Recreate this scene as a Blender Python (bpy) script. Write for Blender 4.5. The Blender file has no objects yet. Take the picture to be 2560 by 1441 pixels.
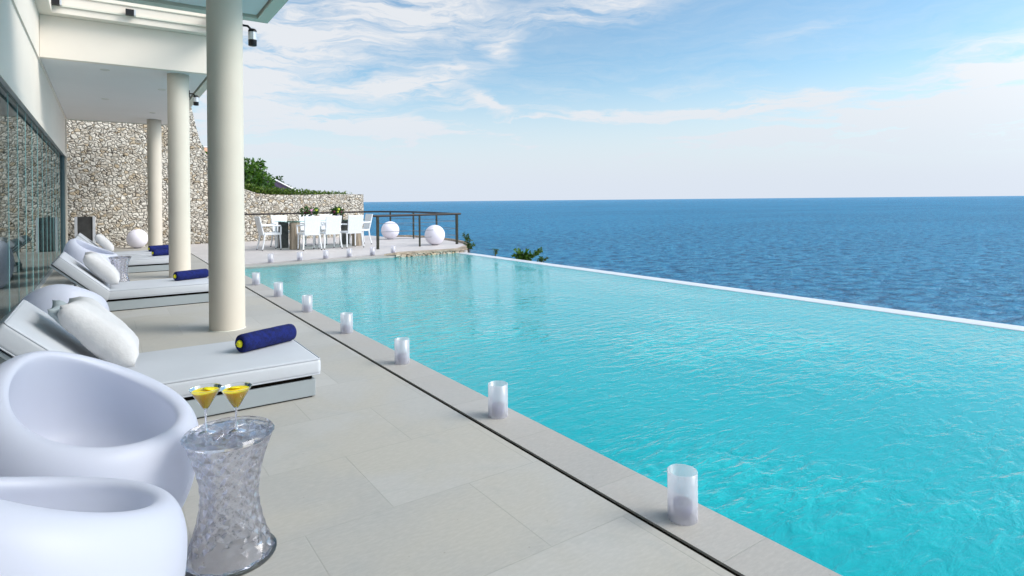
import bpy, bmesh, math, random
from mathutils import Vector, Matrix, noise
random.seed(7)
R = math.radians
sc = bpy.context.scene
C = sc.collection

# ---------------------------------------------------------------- camera
YAW = R(34.574); ROLL = R(0.545)
Rv = Vector((math.cos(YAW), -math.sin(YAW), 0)); Dv = Vector((math.sin(YAW), math.cos(YAW), 0)); Uv = Vector((0, 0, 1))
cd = bpy.data.cameras.new("camera"); cam = bpy.data.objects.new("camera", cd); C.objects.link(cam)
cx_ = Rv * math.cos(ROLL) - Uv * math.sin(ROLL); cy_ = Rv * math.sin(ROLL) + Uv * math.cos(ROLL)
M = Matrix.Identity(4)
for i in range(3):
    M[i][0] = cx_[i]; M[i][1] = cy_[i]; M[i][2] = -Dv[i]
M[2][3] = 1.27
cam.matrix_world = M
cd.sensor_width = 36; cd.lens = 1480 / 2560 * 36; cd.shift_y = -219 / 2560
cd.clip_start = 0.05; cd.clip_end = 200000
sc.camera = cam
sc.cycles.max_bounces = 18; sc.cycles.transmission_bounces = 16; sc.cycles.transparent_max_bounces = 24
sc.view_settings.view_transform = 'Standard'; sc.view_settings.look = 'None'
sc.view_settings.exposure = 0.92; sc.view_settings.gamma = 1.0

# ---------------------------------------------------------------- node helper
class NT:
    def __init__(s, tree): s.t = tree; s.n = tree.nodes; s.l = tree.links
    def node(s, typ, inputs=None, **props):
        n = s.n.new(typ)
        for k, v in props.items(): setattr(n, k, v)
        if inputs:
            for k, v in inputs.items():
                if isinstance(v, bpy.types.NodeSocket): s.l.new(v, n.inputs[k])
                else: n.inputs[k].default_value = v
        return n
    def math(s, op, a, b=None, c=None, clamp=False):
        ins = {0: a}
        if b is not None: ins[1] = b
        if c is not None: ins[2] = c
        return s.node('ShaderNodeMath', ins, operation=op, use_clamp=clamp).outputs[0]
    def vmath(s, op, a, b=None):
        ins = {0: a}
        if b is not None: ins[1] = b
        n = s.node('ShaderNodeVectorMath', ins, operation=op)
        return n.outputs['Value'] if op in ('DOT_PRODUCT', 'LENGTH') else n.outputs[0]
    def mix(s, f, a, b, blend='MIX'):
        n = s.node('ShaderNodeMix', data_type='RGBA', blend_type=blend, clamp_factor=True)
        for i, v in ((0, f), (6, a), (7, b)):
            if isinstance(v, bpy.types.NodeSocket): s.l.new(v, n.inputs[i])
            else: n.inputs[i].default_value = v
        return n.outputs[2]
    def ramp(s, f, stops, interp='LINEAR'):
        n = s.node('ShaderNodeValToRGB', {0: f}); r = n.color_ramp; r.interpolation = interp
        while len(r.elements) < len(stops): r.elements.new(0.5)
        for e, (p, c) in zip(r.elements, stops):
            e.position = p; e.color = c if len(c) == 4 else (*c, 1)
        return n.outputs[0]
    def mrange(s, v, a, b, c=0.0, d=1.0, smooth=True):
        return s.node('ShaderNodeMapRange', {0: v, 1: a, 2: b, 3: c, 4: d}, interpolation_type='SMOOTHSTEP' if smooth else 'LINEAR').outputs[0]
    def noise(s, vec, scale, detail=3, rough=0.5, dist=0.0):
        return s.node('ShaderNodeTexNoise', {'Vector': vec, 'Scale': scale, 'Detail': detail, 'Roughness': rough, 'Distortion': dist})
    def mapping(s, vec, loc=(0, 0, 0), rot=(0, 0, 0), scale=(1, 1, 1), typ='POINT'):
        return s.node('ShaderNodeMapping', {'Vector': vec, 'Location': loc, 'Rotation': rot, 'Scale': scale}, vector_type=typ).outputs[0]

# ---------------------------------------------------------------- world
SUN_EL = R(38); SUN_DIR = Vector((0.80, -0.60, 0)).normalized() * math.cos(SUN_EL) + Vector((0, 0, math.sin(SUN_EL)))
w = bpy.data.worlds.new("World"); sc.world = w; w.use_nodes = True
T = NT(w.node_tree); T.n.clear()
sky = T.node('ShaderNodeTexSky', sky_type='NISHITA', sun_disc=False, sun_elevation=SUN_EL,
             sun_rotation=math.atan2(SUN_DIR.x, SUN_DIR.y), air_density=1.0, dust_density=0.6, ozone_density=1.6)
geo = T.node('ShaderNodeTexCoord').outputs['Generated']
d = T.vmath('NORMALIZE', geo)
sep = T.node('ShaderNodeSeparateXYZ', {0: d})
az = T.math('DEGREES', T.math('ARCTAN2', sep.outputs[0], sep.outputs[1]))   # from +Y towards +X
el = T.math('DEGREES', T.math('ARCSINE', sep.outputs[2]))
ae = T.node('ShaderNodeCombineXYZ', {0: az, 1: el, 2: 0.0}).outputs[0]
# wind-drawn distortion
nz = T.noise(T.mapping(ae, scale=(0.09, 0.22, 1)), 1.0, 4, 0.6)
off = T.vmath('MULTIPLY', T.vmath('SUBTRACT', nz.outputs['Color'], (0.5, 0.5, 0.5)), (9.0, 3.6, 0))
aed = T.vmath('ADD', ae, off)
fib = T.noise(T.mapping(aed, rot=(0, 0, R(-12)), scale=(0.11, 0.75, 1)), 1.0, 7, 0.62, 0.6).outputs[0]
fib2 = T.noise(T.mapping(aed, rot=(0, 0, R(14)), scale=(0.30, 2.0, 1), loc=(7, 3, 0)), 1.0, 8, 0.7, 0.8).outputs[0]
def PX(u, v):
    x = (u - 1280) / 1480; y = -(v - 501.5) / 1480
    xx = math.cos(ROLL) * x + math.sin(ROLL) * y; yy = -math.sin(ROLL) * x + math.cos(ROLL) * y
    return math.degrees(YAW) + math.degrees(math.atan(xx)), math.degrees(math.atan2(yy, math.hypot(1, xx)))
blobs = [  # u, v, half-length px, half-width px, tilt deg, amount   (cirrus banks seen over the sea)
    (760, 100, 560, 220, 8, 0.95), (1050, 20, 420, 110, 10, 0.8), (1480, 28, 480, 60, 8, 0.85), (560, 200, 300, 240, 0, 0.9),
    (1245, 112, 75, 80, 50, 0.8), (1130, 175, 170, 45, -4, 0.8), (1010, 215, 240, 45, 4, 1.0), (1215, 262, 110, 26, -24, 1.05), (1060, 235, 240, 36, -16, .6),
    (820, 300, 420, 45, -3, 0.95), (1040, 325, 260, 40, -6, 0.95), (800, 375, 420, 50, 2, 0.6), (1330, 300, 120, 14, 4, 0.7),
    (1700, 275, 380, 30, 4, 1.1), (1960, 262, 260, 30, 4, 1.25), (2300, 285, 480, 60, 3, 1.1), (2460, 200, 260, 50, 14, 1.0), (2480, 130, 280, 60, 12, 0.7),
    (2070, 215, 80, 16, -6, 0.65), (2250, 350, 560, 90, 3, 0.65), (1850, 330, 280, 30, 8, 0.4), (1560, 50, 120, 24, 6, 0.35), (1960, 92, 220, 20, 6, 0.3),
    (1500, 290, 200, 24, 2, .45)]
tot = None
for (u, v, hl, hw, tilt, am) in blobs:
    a0, e0 = PX(u, v)
    k = 1 / 1480 * 57.3 * 0.82
    mp = T.mapping(aed, loc=(a0, e0, 0), rot=(0, 0, R(tilt)), scale=(hl * k * 1.35, hw * k * 1.35, 40), typ='TEXTURE')
    g = T.node('ShaderNodeTexGradient', {0: mp}, gradient_type='QUADRATIC_SPHERE').outputs[1]
    g = T.math('MULTIPLY', g, am * 1.4)
    tot = g if tot is None else T.math('ADD', tot, g)
# generic high cloud everywhere else (also behind the camera)
wide = T.math('MULTIPLY', T.mrange(T.math('ABSOLUTE', T.math('SUBTRACT', az, 37.0)), 40, 75), 0.75)
tot = T.math('ADD', T.math('ADD', tot, wide), 0.16)
# low pale band over the horizon
band = T.math('MULTIPLY', T.mrange(el, 14.0, 1.0), 0.97)
tot = T.math('ADD', tot, band)
tex = T.math('ADD', T.math('MULTIPLY', fib, 1.5), T.math('MULTIPLY', fib2, 0.75))
dens = T.math('MULTIPLY', tot, T.mrange(tex, 0.82, 1.48, 0.1, 1.22, False))
dens = T.math('MINIMUM', dens, 0.94)
dens = T.math('MAXIMUM', dens, T.math('MULTIPLY', band, 1.02))
# thin clouds are brighter towards the (veiled) sun
sd = T.vmath('DOT_PRODUCT', d, tuple(SUN_DIR))
glow = T.math('POWER', T.math('MAXIMUM', sd, 0.0), 7.0)
up = T.mrange(el, 20, 75)
cloud_l = T.math('ADD', T.math('ADD', 4.7, T.math('MULTIPLY', glow, 26.0)), T.math('MULTIPLY', up, 7.0))
cloud_c = T.vmath('SCALE', T.mix(T.mrange(el, 0.0, 11.0), (0.81, 0.885, 1.0, 1), (0.935, 0.96, 1.0, 1)))
T.l.new(cloud_l, cloud_c.node.inputs['Scale'])
skyc = T.mix(1.0, sky.outputs[0], (0.72, 0.90, 0.90, 1), 'MULTIPLY')
col = T.mix(dens, skyc, cloud_c)
bg = T.node('ShaderNodeBackground', {0: col, 1: 0.10})
T.node('ShaderNodeOutputWorld', {0: bg.outputs[0]})

sl = bpy.data.lights.new("sun", 'SUN'); so = bpy.data.objects.new("sun", sl); C.objects.link(so)
sl.energy = 1.25; sl.angle = R(28); sl.color = (1.0, 0.93, 0.83)
so.rotation_euler = (-SUN_DIR).to_track_quat('-Z', 'Y').to_euler(); so.location = (20, -15, 20)

# ---------------------------------------------------------------- materials
def newmat(name):
    m = bpy.data.materials.new(name); m.use_nodes = True; t = NT(m.node_tree); t.n.clear(); return m, t
def pbr(name, col, rough=0.5, metal=0.0, nscale=0, namt=0.0, bump=0.0, bscale=0, spec=0.5, trans=0.0, ior=1.45, bdist=0.002, stretch=(1, 1, 1), sss=0.0, coat=0.0):
    m, t = newmat(name)
    oc = t.node('ShaderNodeTexCoord').outputs['Object']
    oc = t.mapping(oc, scale=stretch)
    c = (*col, 1)
    if nscale:
        f = t.noise(oc, nscale, 5, 0.6).outputs[0]
        c = t.mix(t.mrange(f, 0.3, 0.7), tuple(max(0, x * (1 - namt)) for x in col) + (1,), tuple(min(1, x * (1 + namt)) for x in col) + (1,))
    p = t.node('ShaderNodeBsdfPrincipled', {'Base Color': c, 'Roughness': rough, 'Metallic': metal, 'Specular IOR Level': spec, 'Transmission Weight': trans, 'IOR': ior, 'Subsurface Weight': sss, 'Coat Weight': coat})
    if bump:
        h = t.noise(oc, bscale or nscale * 4, 4, 0.6).outputs[0]
        b = t.node('ShaderNodeBump', {'Strength': bump, 'Distance': bdist, 'Height': h})
        t.l.new(b.outputs[0], p.inputs['Normal'])
    t.node('ShaderNodeOutputMaterial', {0: p.outputs[0]})
    return m

M_plaster = pbr('plaster', (0.77, 0.705, 0.625), 0.8, nscale=0.8, namt=0.025, bump=0.15, bscale=60)
M_column = pbr('column_paint', (0.63, 0.575, 0.49), 0.7, nscale=1.2, namt=0.03, bump=0.25, bscale=45)
M_soffit = pbr('soffit_board', (0.76, 0.745, 0.74), 0.8, nscale=0.5, namt=0.02)
M_gapshade = pbr('shadow_gap', (0.16, 0.16, 0.13), 0.7)  # dark colour stands in for the shadow inside the soffit gap
M_fascia = pbr('fascia_paint', (0.66, 0.65, 0.56), 0.8, nscale=1, namt=0.03)
M_alu = pbr('aluminium_track', (0.55, 0.6, 0.66), 0.3, 0.6, nscale=3, namt=.05)
M_tealpost = pbr('dark_teal_post', (0.10, 0.16, 0.18), 0.35, 0.2)
M_poly = pbr('white_polyethylene', (0.46, 0.485, 0.61), 0.5, nscale=2, namt=0.015, bump=0.06, bscale=350, spec=0.4, sss=0.0)
M_poly2, t = newmat('translucent_polyethylene')
oc = t.node('ShaderNodeTexCoord').outputs['Object']
pp = t.node('ShaderNodeBsdfPrincipled', {'Base Color': t.mix(t.noise(oc, 3, 4).outputs[0], (0.66, 0.69, 0.80, 1), (0.69, 0.72, 0.82, 1)), 'Roughness': 0.42, 'Specular IOR Level': 0.4})
bb = t.node('ShaderNodeBump', {'Strength': 0.08, 'Distance': 0.002, 'Height': t.noise(oc, 260, 3).outputs[0]}); t.l.new(bb.outputs[0], pp.inputs['Normal'])
tt = t.node('ShaderNodeBsdfTranslucent', {'Color': (0.88, 0.90, 0.97, 1)})
mx = t.node('ShaderNodeMixShader', {0: 0.36, 1: pp.outputs[0], 2: tt.outputs[0]})
t.node('ShaderNodeOutputMaterial', {0: mx.outputs[0]})
M_cushion = pbr('white_vinyl_cushion', (0.52, 0.545, 0.585), 0.6, nscale=3, namt=0.02, bump=0.25, bscale=14, bdist=0.006)
M_piping = pbr('vinyl_piping', (0.45, 0.475, 0.52), 0.6)
M_pillow = pbr('white_linen', (0.56, 0.56, 0.57), 0.9, nscale=7, namt=0.05, bump=0.6, bscale=22, bdist=0.008)
M_pillowgrey = pbr('grey_silk_linen', (0.36, 0.42, 0.45), 0.7, nscale=7, namt=0.06, bump=0.5, bscale=22, bdist=0.006)
M_base = pbr('grey_painted_base', (0.33, 0.37, 0.39), 0.5, nscale=2, namt=0.05)
M_black = pbr('gap_shade_black', (0.010, 0.008, 0.006), 0.9, spec=0.0)  # matt black painted in for shade in slots and gaps
M_lampblack = pbr('black_metal', (0.02, 0.02, 0.022), 0.4, 0.5)
M_lampwhite = pbr('lamp_silver', (0.6, 0.62, 0.65), 0.3, 0.5)
M_towel = pbr('navy_terry', (0.003, 0.010, 0.105), 0.95, nscale=30, namt=0.45, bump=1.0, bscale=160, bdist=0.006)
M_yellow = pbr('yellow_flower', (0.8, 0.75, 0.02), 0.7, nscale=60, namt=0.2)
M_juice = pbr('orange_juice', (1.0, 0.70, 0.004), 0.5, nscale=50, namt=0.05, sss=0.4)
M_sphere = pbr('white_lamp_globe', (0.82, 0.79, 0.88), 0.5, nscale=2, namt=0.01)
M_purple = pbr('purple_glass_base', (0.03, 0.012, 0.17), 0.3)
M_post = pbr('weathered_post', (0.03, 0.033, 0.022), 0.7, nscale=18, namt=0.5)
M_rail = pbr('dark_wood_rail', (0.014, 0.009, 0.009), 0.5, nscale=10, namt=0.4)
M_cable = pbr('steel_cable', (0.10, 0.12, 0.15), 0.5, 0.3)
M_wicker = pbr('white_wicker', (0.80, 0.83, 0.86), 0.65, nscale=40, namt=0.06, bump=0.6, bscale=120)
M_wood = pbr('driftwood', (0.30, 0.25, 0.19), 0.8, nscale=14, namt=0.4, bump=0.5, bscale=30, stretch=(1, 1, .15))
M_darkwood = pbr('dark_driftwood', (0.07, 0.075, 0.075), 0.8, nscale=10, namt=0.3)
M_rubber = pbr('dark_foot', (0.03, 0.03, 0.04), 0.8)
M_screen = pbr('charcoal_slate', (0.045, 0.045, 0.045), 0.6, nscale=5, namt=0.3)
M_screenframe = pbr('pale_steel', (0.62, 0.64, 0.68), 0.4, 0.2)
M_rooftile = pbr('dark_purple_roof', (0.06, 0.045, 0.085), 0.8, nscale=8, namt=0.3)
M_rooftile2 = pbr('orange_roof', (0.55, 0.32, 0.21), 0.8, nscale=8, namt=0.3)
M_housewall = pbr('house_render', (0.6, 0.56, 0.5), 0.8, nscale=2, namt=0.05)
M_terracedge = pbr('terrace_edge_stone', (0.36, 0.29, 0.22), 0.8, nscale=9, namt=0.35, bump=.4, bscale=30)
M_trunk = pbr('bark', (0.10, 0.07, 0.05), 0.9, nscale=9, namt=0.4, bump=.6, bscale=20)
M_grout = pbr('earth_slope', (0.16, 0.13, 0.09), 0.95, nscale=0.6, namt=0.4)
M_rock = pbr('shore_rock', (0.05, 0.045, 0.05), 0.8, nscale=.8, namt=0.5)
M_flowerp = pbr('pink_petals', (0.85, 0.42, 0.62), 0.6)
M_flowery = pbr('lime_petals', (0.62, 0.72, 0.08), 0.6)
M_flowerd = pbr('dark_red_petals', (0.10, 0.015, 0.03), 0.6)
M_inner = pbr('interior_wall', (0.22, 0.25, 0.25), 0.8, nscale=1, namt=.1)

def leafmat(name, a, b, c):
    m, t = newmat(name)
    oi = t.node('ShaderNodeNewGeometry').outputs['Random Per Island']
    col = t.ramp(oi, [(0, a), (0.5, b), (1, c)])
    p = t.node('ShaderNodeBsdfPrincipled', {'Base Color': col, 'Roughness': 0.5, 'Specular IOR Level': 0.4})
    tr = t.node('ShaderNodeBsdfTranslucent', {'Color': t.mix(0.5, col, (0.25, 0.5, 0.04, 1))})
    mx = t.node('ShaderNodeMixShader', {0: 0.25, 1: p.outputs[0], 2: tr.outputs[0]})
    t.node('ShaderNodeOutputMaterial', {0: mx.outputs[0]}); return m
M_leaf = leafmat('leaves_green', (0.015, 0.05, 0.008), (0.04, 0.12, 0.015), (0.11, 0.22, 0.03))
M_leafd = leafmat('leaves_dark', (0.008, 0.028, 0.012), (0.02, 0.06, 0.02), (0.05, 0.12, 0.03))
M_hedge = leafmat('leaves_hedge', (0.02, 0.05, 0.008), (0.06, 0.12, 0.015), (0.17, 0.22, 0.03))

# stone tiles
def tilemat(name, bw, bh, cols, mortar=0.003, rotz=0.0, loc=(0, 0, 0), mcol=(0.30, 0.30, 0.27)):
    m, t = newmat(name)
    oc = t.node('ShaderNodeTexCoord').outputs['Object']
    v = t.mapping(oc, loc=loc, rot=(0, 0, rotz))
    br = t.node('ShaderNodeTexBrick', {'Vector': v, 'Color1': (0, 0, 0, 1), 'Color2': (1, 1, 1, 1), 'Mortar': (0.5, 0.5, 0.5, 1), 'Scale': 1.0,
                                       'Mortar Size': mortar, 'Mortar Smooth': 0.3, 'Brick Width': bw, 'Row Height': bh}, offset=0.5)
    tone = t.math('MULTIPLY', br.outputs[0], 1.0)
    cl = t.noise(oc, 1.1, 4, 0.55, 0.8).outputs[0]
    c = t.mix(tone, (*cols[0], 1), (*cols[1], 1))
    c = t.mix(t.mrange(cl, 0.4, 0.65), c, (*cols[2], 1))
    st_ = t.noise(t.mapping(oc, scale=(1, 1, 1), loc=(3, 1, 0)), 2.6, 6, 0.7, 1.5).outputs[0]
    c = t.mix(t.mrange(st_, 0.5, 0.72, 0, 0.35), c, (0.34, 0.345, 0.33, 1))
    fine = t.noise(t.mapping(oc, scale=(1, 3, 1)), 26, 5, 0.7).outputs[0]
    c = t.mix(t.mrange(fine, 0.35, 0.75, 0, 0.22), c, (0.62, 0.60, 0.55, 1))
    spk = t.node('ShaderNodeTexVoronoi', {'Vector': oc, 'Scale': 9.0, 'Randomness': 1.0}).outputs['Distance']
    c = t.mix(t.mrange(spk, 0.045, 0.02, 0, 0.35), c, (0.14, 0.12, 0.09, 1))
    mot = t.math('MULTIPLY', br.outputs['Fac'], 0.45)
    c = t.mix(mot, c, (*mcol, 1))
    p = t.node('ShaderNodeBsdfPrincipled', {'Base Color': c, 'Roughness': t.mrange(cl, 0.3, 0.7, 0.42, 0.6), 'Specular IOR Level': 0.35})
    hh = t.math('SUBTRACT', t.math('MULTIPLY', fine, 0.3), br.outputs['Fac'])
    b = t.node('ShaderNodeBump', {'Strength': 0.4, 'Distance': 0.003, 'Height': hh})
    t.l.new(b.outputs[0], p.inputs['Normal'])
    t.node('ShaderNodeOutputMaterial', {0: p.outputs[0]}); return m
DC = [(0.375, 0.365, 0.34), (0.44, 0.43, 0.405), (0.415, 0.395, 0.35)]
M_deck = tilemat('limestone_deck', 0.72, 0.6, DC, rotz=R(0), loc=(0.10, 0.09, 0))
M_coping = tilemat('limestone_coping', 50, 0.65, [(0.36, 0.345, 0.325), (0.41, 0.395, 0.375), (0.385, 0.365, 0.34)], loc=(10, 0.01, 0), mortar=0.004)
M_terrace = tilemat('pale_terrace_tile', 0.6, 0.6, [(0.50, 0.47, 0.46), (0.56, 0.53, 0.52), (0.53, 0.50, 0.50)], rotz=R(-4.4), mcol=(.4, .37, .36))

# rubble stone
def rubble(name, scale, light, mid, dark, gap=0.09, warm=(0.55, 0.42, 0.26)):
    m, t = newmat(name)
    oc = t.node('ShaderNodeTexCoord').outputs['Object']
    nn = t.noise(oc, 5, 2)
    v = t.vmath('ADD', oc, t.vmath('MULTIPLY', t.vmath('SUBTRACT', nn.outputs['Color'], (0.5, 0.5, 0.5)), (0.17, 0.17, 0.17)))
    v = t.mapping(v, scale=(1, 1, 1.25))
    vo = t.node('ShaderNodeTexVoronoi', {'Vector': v, 'Scale': scale})
    ed = t.node('ShaderNodeTexVoronoi', {'Vector': v, 'Scale': scale}, feature='DISTANCE_TO_EDGE').outputs['Distance']
    cs = t.node('ShaderNodeSeparateColor', {0: vo.outputs['Color']})
    c = t.ramp(cs.outputs[0], [(0, mid), (0.35, light), (0.8, light), (1.0, mid)])
    c = t.mix(t.mrange(cs.outputs[1], 0.86, 0.9, 0, 0.7), c, (*warm, 1))
    patch = t.noise(oc, 0.9, 3).outputs[0]
    c = t.mix(t.mrange(patch, 0.52, 0.72, 0, 0.45), c, (*warm, 1))
    fn = t.noise(oc, 40, 4, 0.7).outputs[0]
    c = t.mix(t.mrange(fn, 0.35, 0.7, 0.0, 0.4), c, (*mid, 1))
    gaps = t.mrange(ed, gap * 0.15, gap, 1, 0)
    gm = t.math('MULTIPLY', gaps, t.mrange(t.noise(oc, 11, 2).outputs[0], 0.46, 0.6, 0.06, 1.0))
    c = t.mix(gm, c, (*dark, 1))
    p = t.node('ShaderNodeBsdfPrincipled', {'Base Color': c, 'Roughness': 0.85, 'Specular IOR Level': 0.2})
    h = t.math('ADD', t.math('MINIMUM', t.math('MULTIPLY', ed, 3.0), 0.6), t.math('MULTIPLY', fn, 0.25))
    b = t.node('ShaderNodeBump', {'Strength': 1.0, 'Distance': 0.07, 'Height': h})
    t.l.new(b.outputs[0], p.inputs['Normal'])
    t.node('ShaderNodeOutputMaterial', {0: p.outputs[0]}); return m
M_rubble = rubble('coral_rubble', 9.6, (0.80, 0.76, 0.68), (0.50, 0.44, 0.36), (0.05, 0.04, 0.032), 0.10)
M_rubble2 = rubble('edge_rubble', 7.5, (0.70, 0.62, 0.52), (0.38, 0.28, 0.2), (0.04, 0.025, 0.015), 0.16)

# glass for the facade: clear pane with a mirror sheen and a green body
def paneglass(name, tint, refl=1.0, rough=0.0):
    m, t = newmat(name)
    fr = t.node('ShaderNodeFresnel', {'IOR': 1.6}).outputs[0]
    tr = t.node('ShaderNodeBsdfTransparent', {0: (*tint, 1)})
    gl = t.node('ShaderNodeBsdfGlossy', {'Color': (0.95, 1, 1, 1), 'Roughness': rough})
    f = t.math('MULTIPLY', fr, refl, clamp=True)
    mx = t.node('ShaderNodeMixShader', {0: f, 1: tr.outputs[0], 2: gl.outputs[0]})
    t.node('ShaderNodeOutputMaterial', {0: mx.outputs[0]}); return m
M_pane = paneglass('facade_glass', (0.42, 0.50, 0.52), 0.65)
M_paneedge = pbr('glass_edge', (0.30, 0.58, 0.58), 0.2, nscale=4, namt=.1)
M_thin = paneglass('drinking_glass', (0.97, 0.98, 0.99), 1.2, 0.0)
M_acryl, t = newmat('clear_acrylic')
g1 = t.node('ShaderNodeBsdfGlass', {'Color': (0.96, 0.96, 0.98, 1), 'Roughness': 0.0, 'IOR': 1.5})
g2 = t.node('ShaderNodeBsdfTransparent', {0: (0.93, 0.93, 0.97, 1)})
mx = t.node('ShaderNodeMixShader', {0: 0.2, 1: g1.outputs[0], 2: g2.outputs[0]})
t.node('ShaderNodeOutputMaterial', {0: mx.outputs[0]})
M_frost, t = newmat('frosted_glass')
df = t.node('ShaderNodeBsdfDiffuse', {0: (0.90, 0.90, 0.92, 1)})
tl = t.node('ShaderNodeBsdfTranslucent', {0: (0.93, 0.93, 0.96, 1)})
tp = t.node('ShaderNodeBsdfTransparent', {0: (0.95, 0.95, 0.98, 1)})
gs = t.node('ShaderNodeBsdfGlossy', {'Roughness': 0.25})
a = t.node('ShaderNodeMixShader', {0: 0.55, 1: df.outputs[0], 2: tl.outputs[0]})
b = t.node('ShaderNodeMixShader', {0: 0.60, 1: a.outputs[0], 2: tp.outputs[0]})
c = t.node('ShaderNodeMixShader', {0: 0.06, 1: b.outputs[0], 2: gs.outputs[0]})
t.node('ShaderNodeOutputMaterial', {0: c.outputs[0]})

# pool water
M_water, t = newmat('pool_water')
oc = t.node('ShaderNodeTexCoord').outputs['Object']
wv = t.mapping(oc, rot=(0, 0, R(-28)), scale=(1.0, 2.3, 1))
warp = t.noise(wv, 0.8, 2)
wv2 = t.vmath('ADD', wv, t.vmath('MULTIPLY', warp.outputs['Color'], (0.35, 0.35, 0)))
n1 = t.noise(wv2, 6.0, 3, 0.55, 0.4).outputs[0]
n2 = t.noise(wv2, 14.0, 2, 0.5, 0.3).outputs[0]
calm = t.mrange(t.noise(oc, 0.45, 2).outputs[0], 0.38, 0.62, 0.45, 1.0)
h = t.math('MULTIPLY', t.math('ADD', n1, t.math('MULTIPLY', n2, 0.16)), calm)
bmp = t.node('ShaderNodeBump', {'Strength': 1.0, 'Distance': 0.019, 'Height': h})
fr = t.node('ShaderNodeFresnel', {'IOR': 1.44, 'Normal': bmp.outputs[0]}).outputs[0]
tr = t.node('ShaderNodeBsdfTransparent', {0: (0.25, 0.90, 0.93, 1)})
wl = t.mrange(h, 0.45, 0.68, 0, 1)
dc = t.mix(wl, (0.001, 0.52, 0.58, 1), (0.008, 0.62, 0.67, 1))  # caustic-like brightening painted along the ripple tops
df = t.node('ShaderNodeBsdfDiffuse', {0: dc, 'Normal': bmp.outputs[0]})
body = t.node('ShaderNodeMixShader', {0: 0.60, 1: tr.outputs[0], 2: df.outputs[0]})
gl = t.node('ShaderNodeBsdfGlossy', {'Color': (1, 1, 1, 1), 'Roughness': 0.03, 'Normal': bmp.outputs[0]})
mx = t.node('ShaderNodeMixShader', {0: fr, 1: body.outputs[0], 2: gl.outputs[0]})
t.node('ShaderNodeOutputMaterial', {0: mx.outputs[0]})
# basin
M_basin, t = newmat('pool_mosaic')
oc = t.node('ShaderNodeTexCoord').outputs['Object']
br = t.node('ShaderNodeTexBrick', {'Vector': oc, 'Color1': (0.10, 0.58, 0.64, 1), 'Color2': (0.16, 0.68, 0.72, 1), 'Mortar': (0.35, 0.7, 0.66, 1), 'Scale': 1.0, 'Mortar Size': 0.004, 'Brick Width': 0.1, 'Row Height': 0.1}, offset=0.0)
p = t.node('ShaderNodeBsdfPrincipled', {'Base Color': br.outputs[0], 'Roughness': 0.4})
t.node('ShaderNodeOutputMaterial', {0: p.outputs[0]})
M_step = pbr('green_step_stone', (0.55, 0.72, 0.42), 0.6, nscale=3, namt=.15)
M_weir = pbr('white_weir', (0.60, 0.63, 0.68), 0.35, nscale=3, namt=0.03)

# sea
M_sea, t = newmat('sea_water')
oc = t.node('ShaderNodeTexCoord').outputs['Object']
sv = t.mapping(oc, rot=(0, 0, R(38)), scale=(0.7, 1.0, 1))
s1 = t.noise(sv, 0.03, 3, 0.5, 0.2).outputs[0]
s2 = t.noise(sv, 0.23, 6, 0.62, 0.4).outputs[0]
s3 = t.noise(sv, 0.9, 3, 0.6, 0.5).outputs[0]
hh = t.math('ADD', t.math('ADD', t.math('MULTIPLY', s1, 1.8), t.math('MULTIPLY', s2, 1.6)), t.math('MULTIPLY', s3, 0.30))
bmp = t.node('ShaderNodeBump', {'Strength': 1.0, 'Distance': 3.0, 'Height': hh})
big = t.noise(t.mapping(oc, rot=(0, 0, R(38)), scale=(0.3, 1, 1)), 0.006, 4, 0.6).outputs[0]
sepn = t.node('ShaderNodeSeparateXYZ', {0: oc})
dist = t.vmath('LENGTH', oc)
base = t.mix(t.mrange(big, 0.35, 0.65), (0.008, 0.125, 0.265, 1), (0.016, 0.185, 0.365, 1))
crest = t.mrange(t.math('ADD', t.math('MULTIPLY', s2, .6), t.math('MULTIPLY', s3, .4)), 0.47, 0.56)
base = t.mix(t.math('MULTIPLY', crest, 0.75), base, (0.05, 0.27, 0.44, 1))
base = t.mix(t.math('MULTIPLY', t.mrange(s2, 0.48, 0.36), 0.6), base, (0.002, 0.03, 0.085, 1))  # wave light and shade put into colour: pale crests, dark troughs
# surf close to the shore line (world x measured off the cliff)
sh = t.math('ADD', sepn.outputs[0], t.math('MULTIPLY', t.noise(oc, 0.02, 4, 0.6).outputs[0], 60.0))
foamf = t.noise(t.mapping(oc, scale=(1.6, 0.5, 1)), 0.10, 6, 0.75, 0.8).outputs[0]
near = t.mrange(sh, 195, 125)
foam = t.math('MULTIPLY', near, t.mrange(foamf, 0.44, 0.56))
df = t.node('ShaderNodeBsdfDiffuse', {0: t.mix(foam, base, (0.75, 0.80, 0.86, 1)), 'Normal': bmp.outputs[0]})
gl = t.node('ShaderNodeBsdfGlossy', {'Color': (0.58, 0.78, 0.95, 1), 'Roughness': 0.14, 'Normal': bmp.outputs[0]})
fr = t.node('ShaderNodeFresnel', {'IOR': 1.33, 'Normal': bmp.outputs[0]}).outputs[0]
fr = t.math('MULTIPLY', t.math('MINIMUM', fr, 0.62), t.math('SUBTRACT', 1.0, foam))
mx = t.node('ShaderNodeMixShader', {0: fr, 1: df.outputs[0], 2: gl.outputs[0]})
t.node('ShaderNodeOutputMaterial', {0: mx.outputs[0]})

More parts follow.
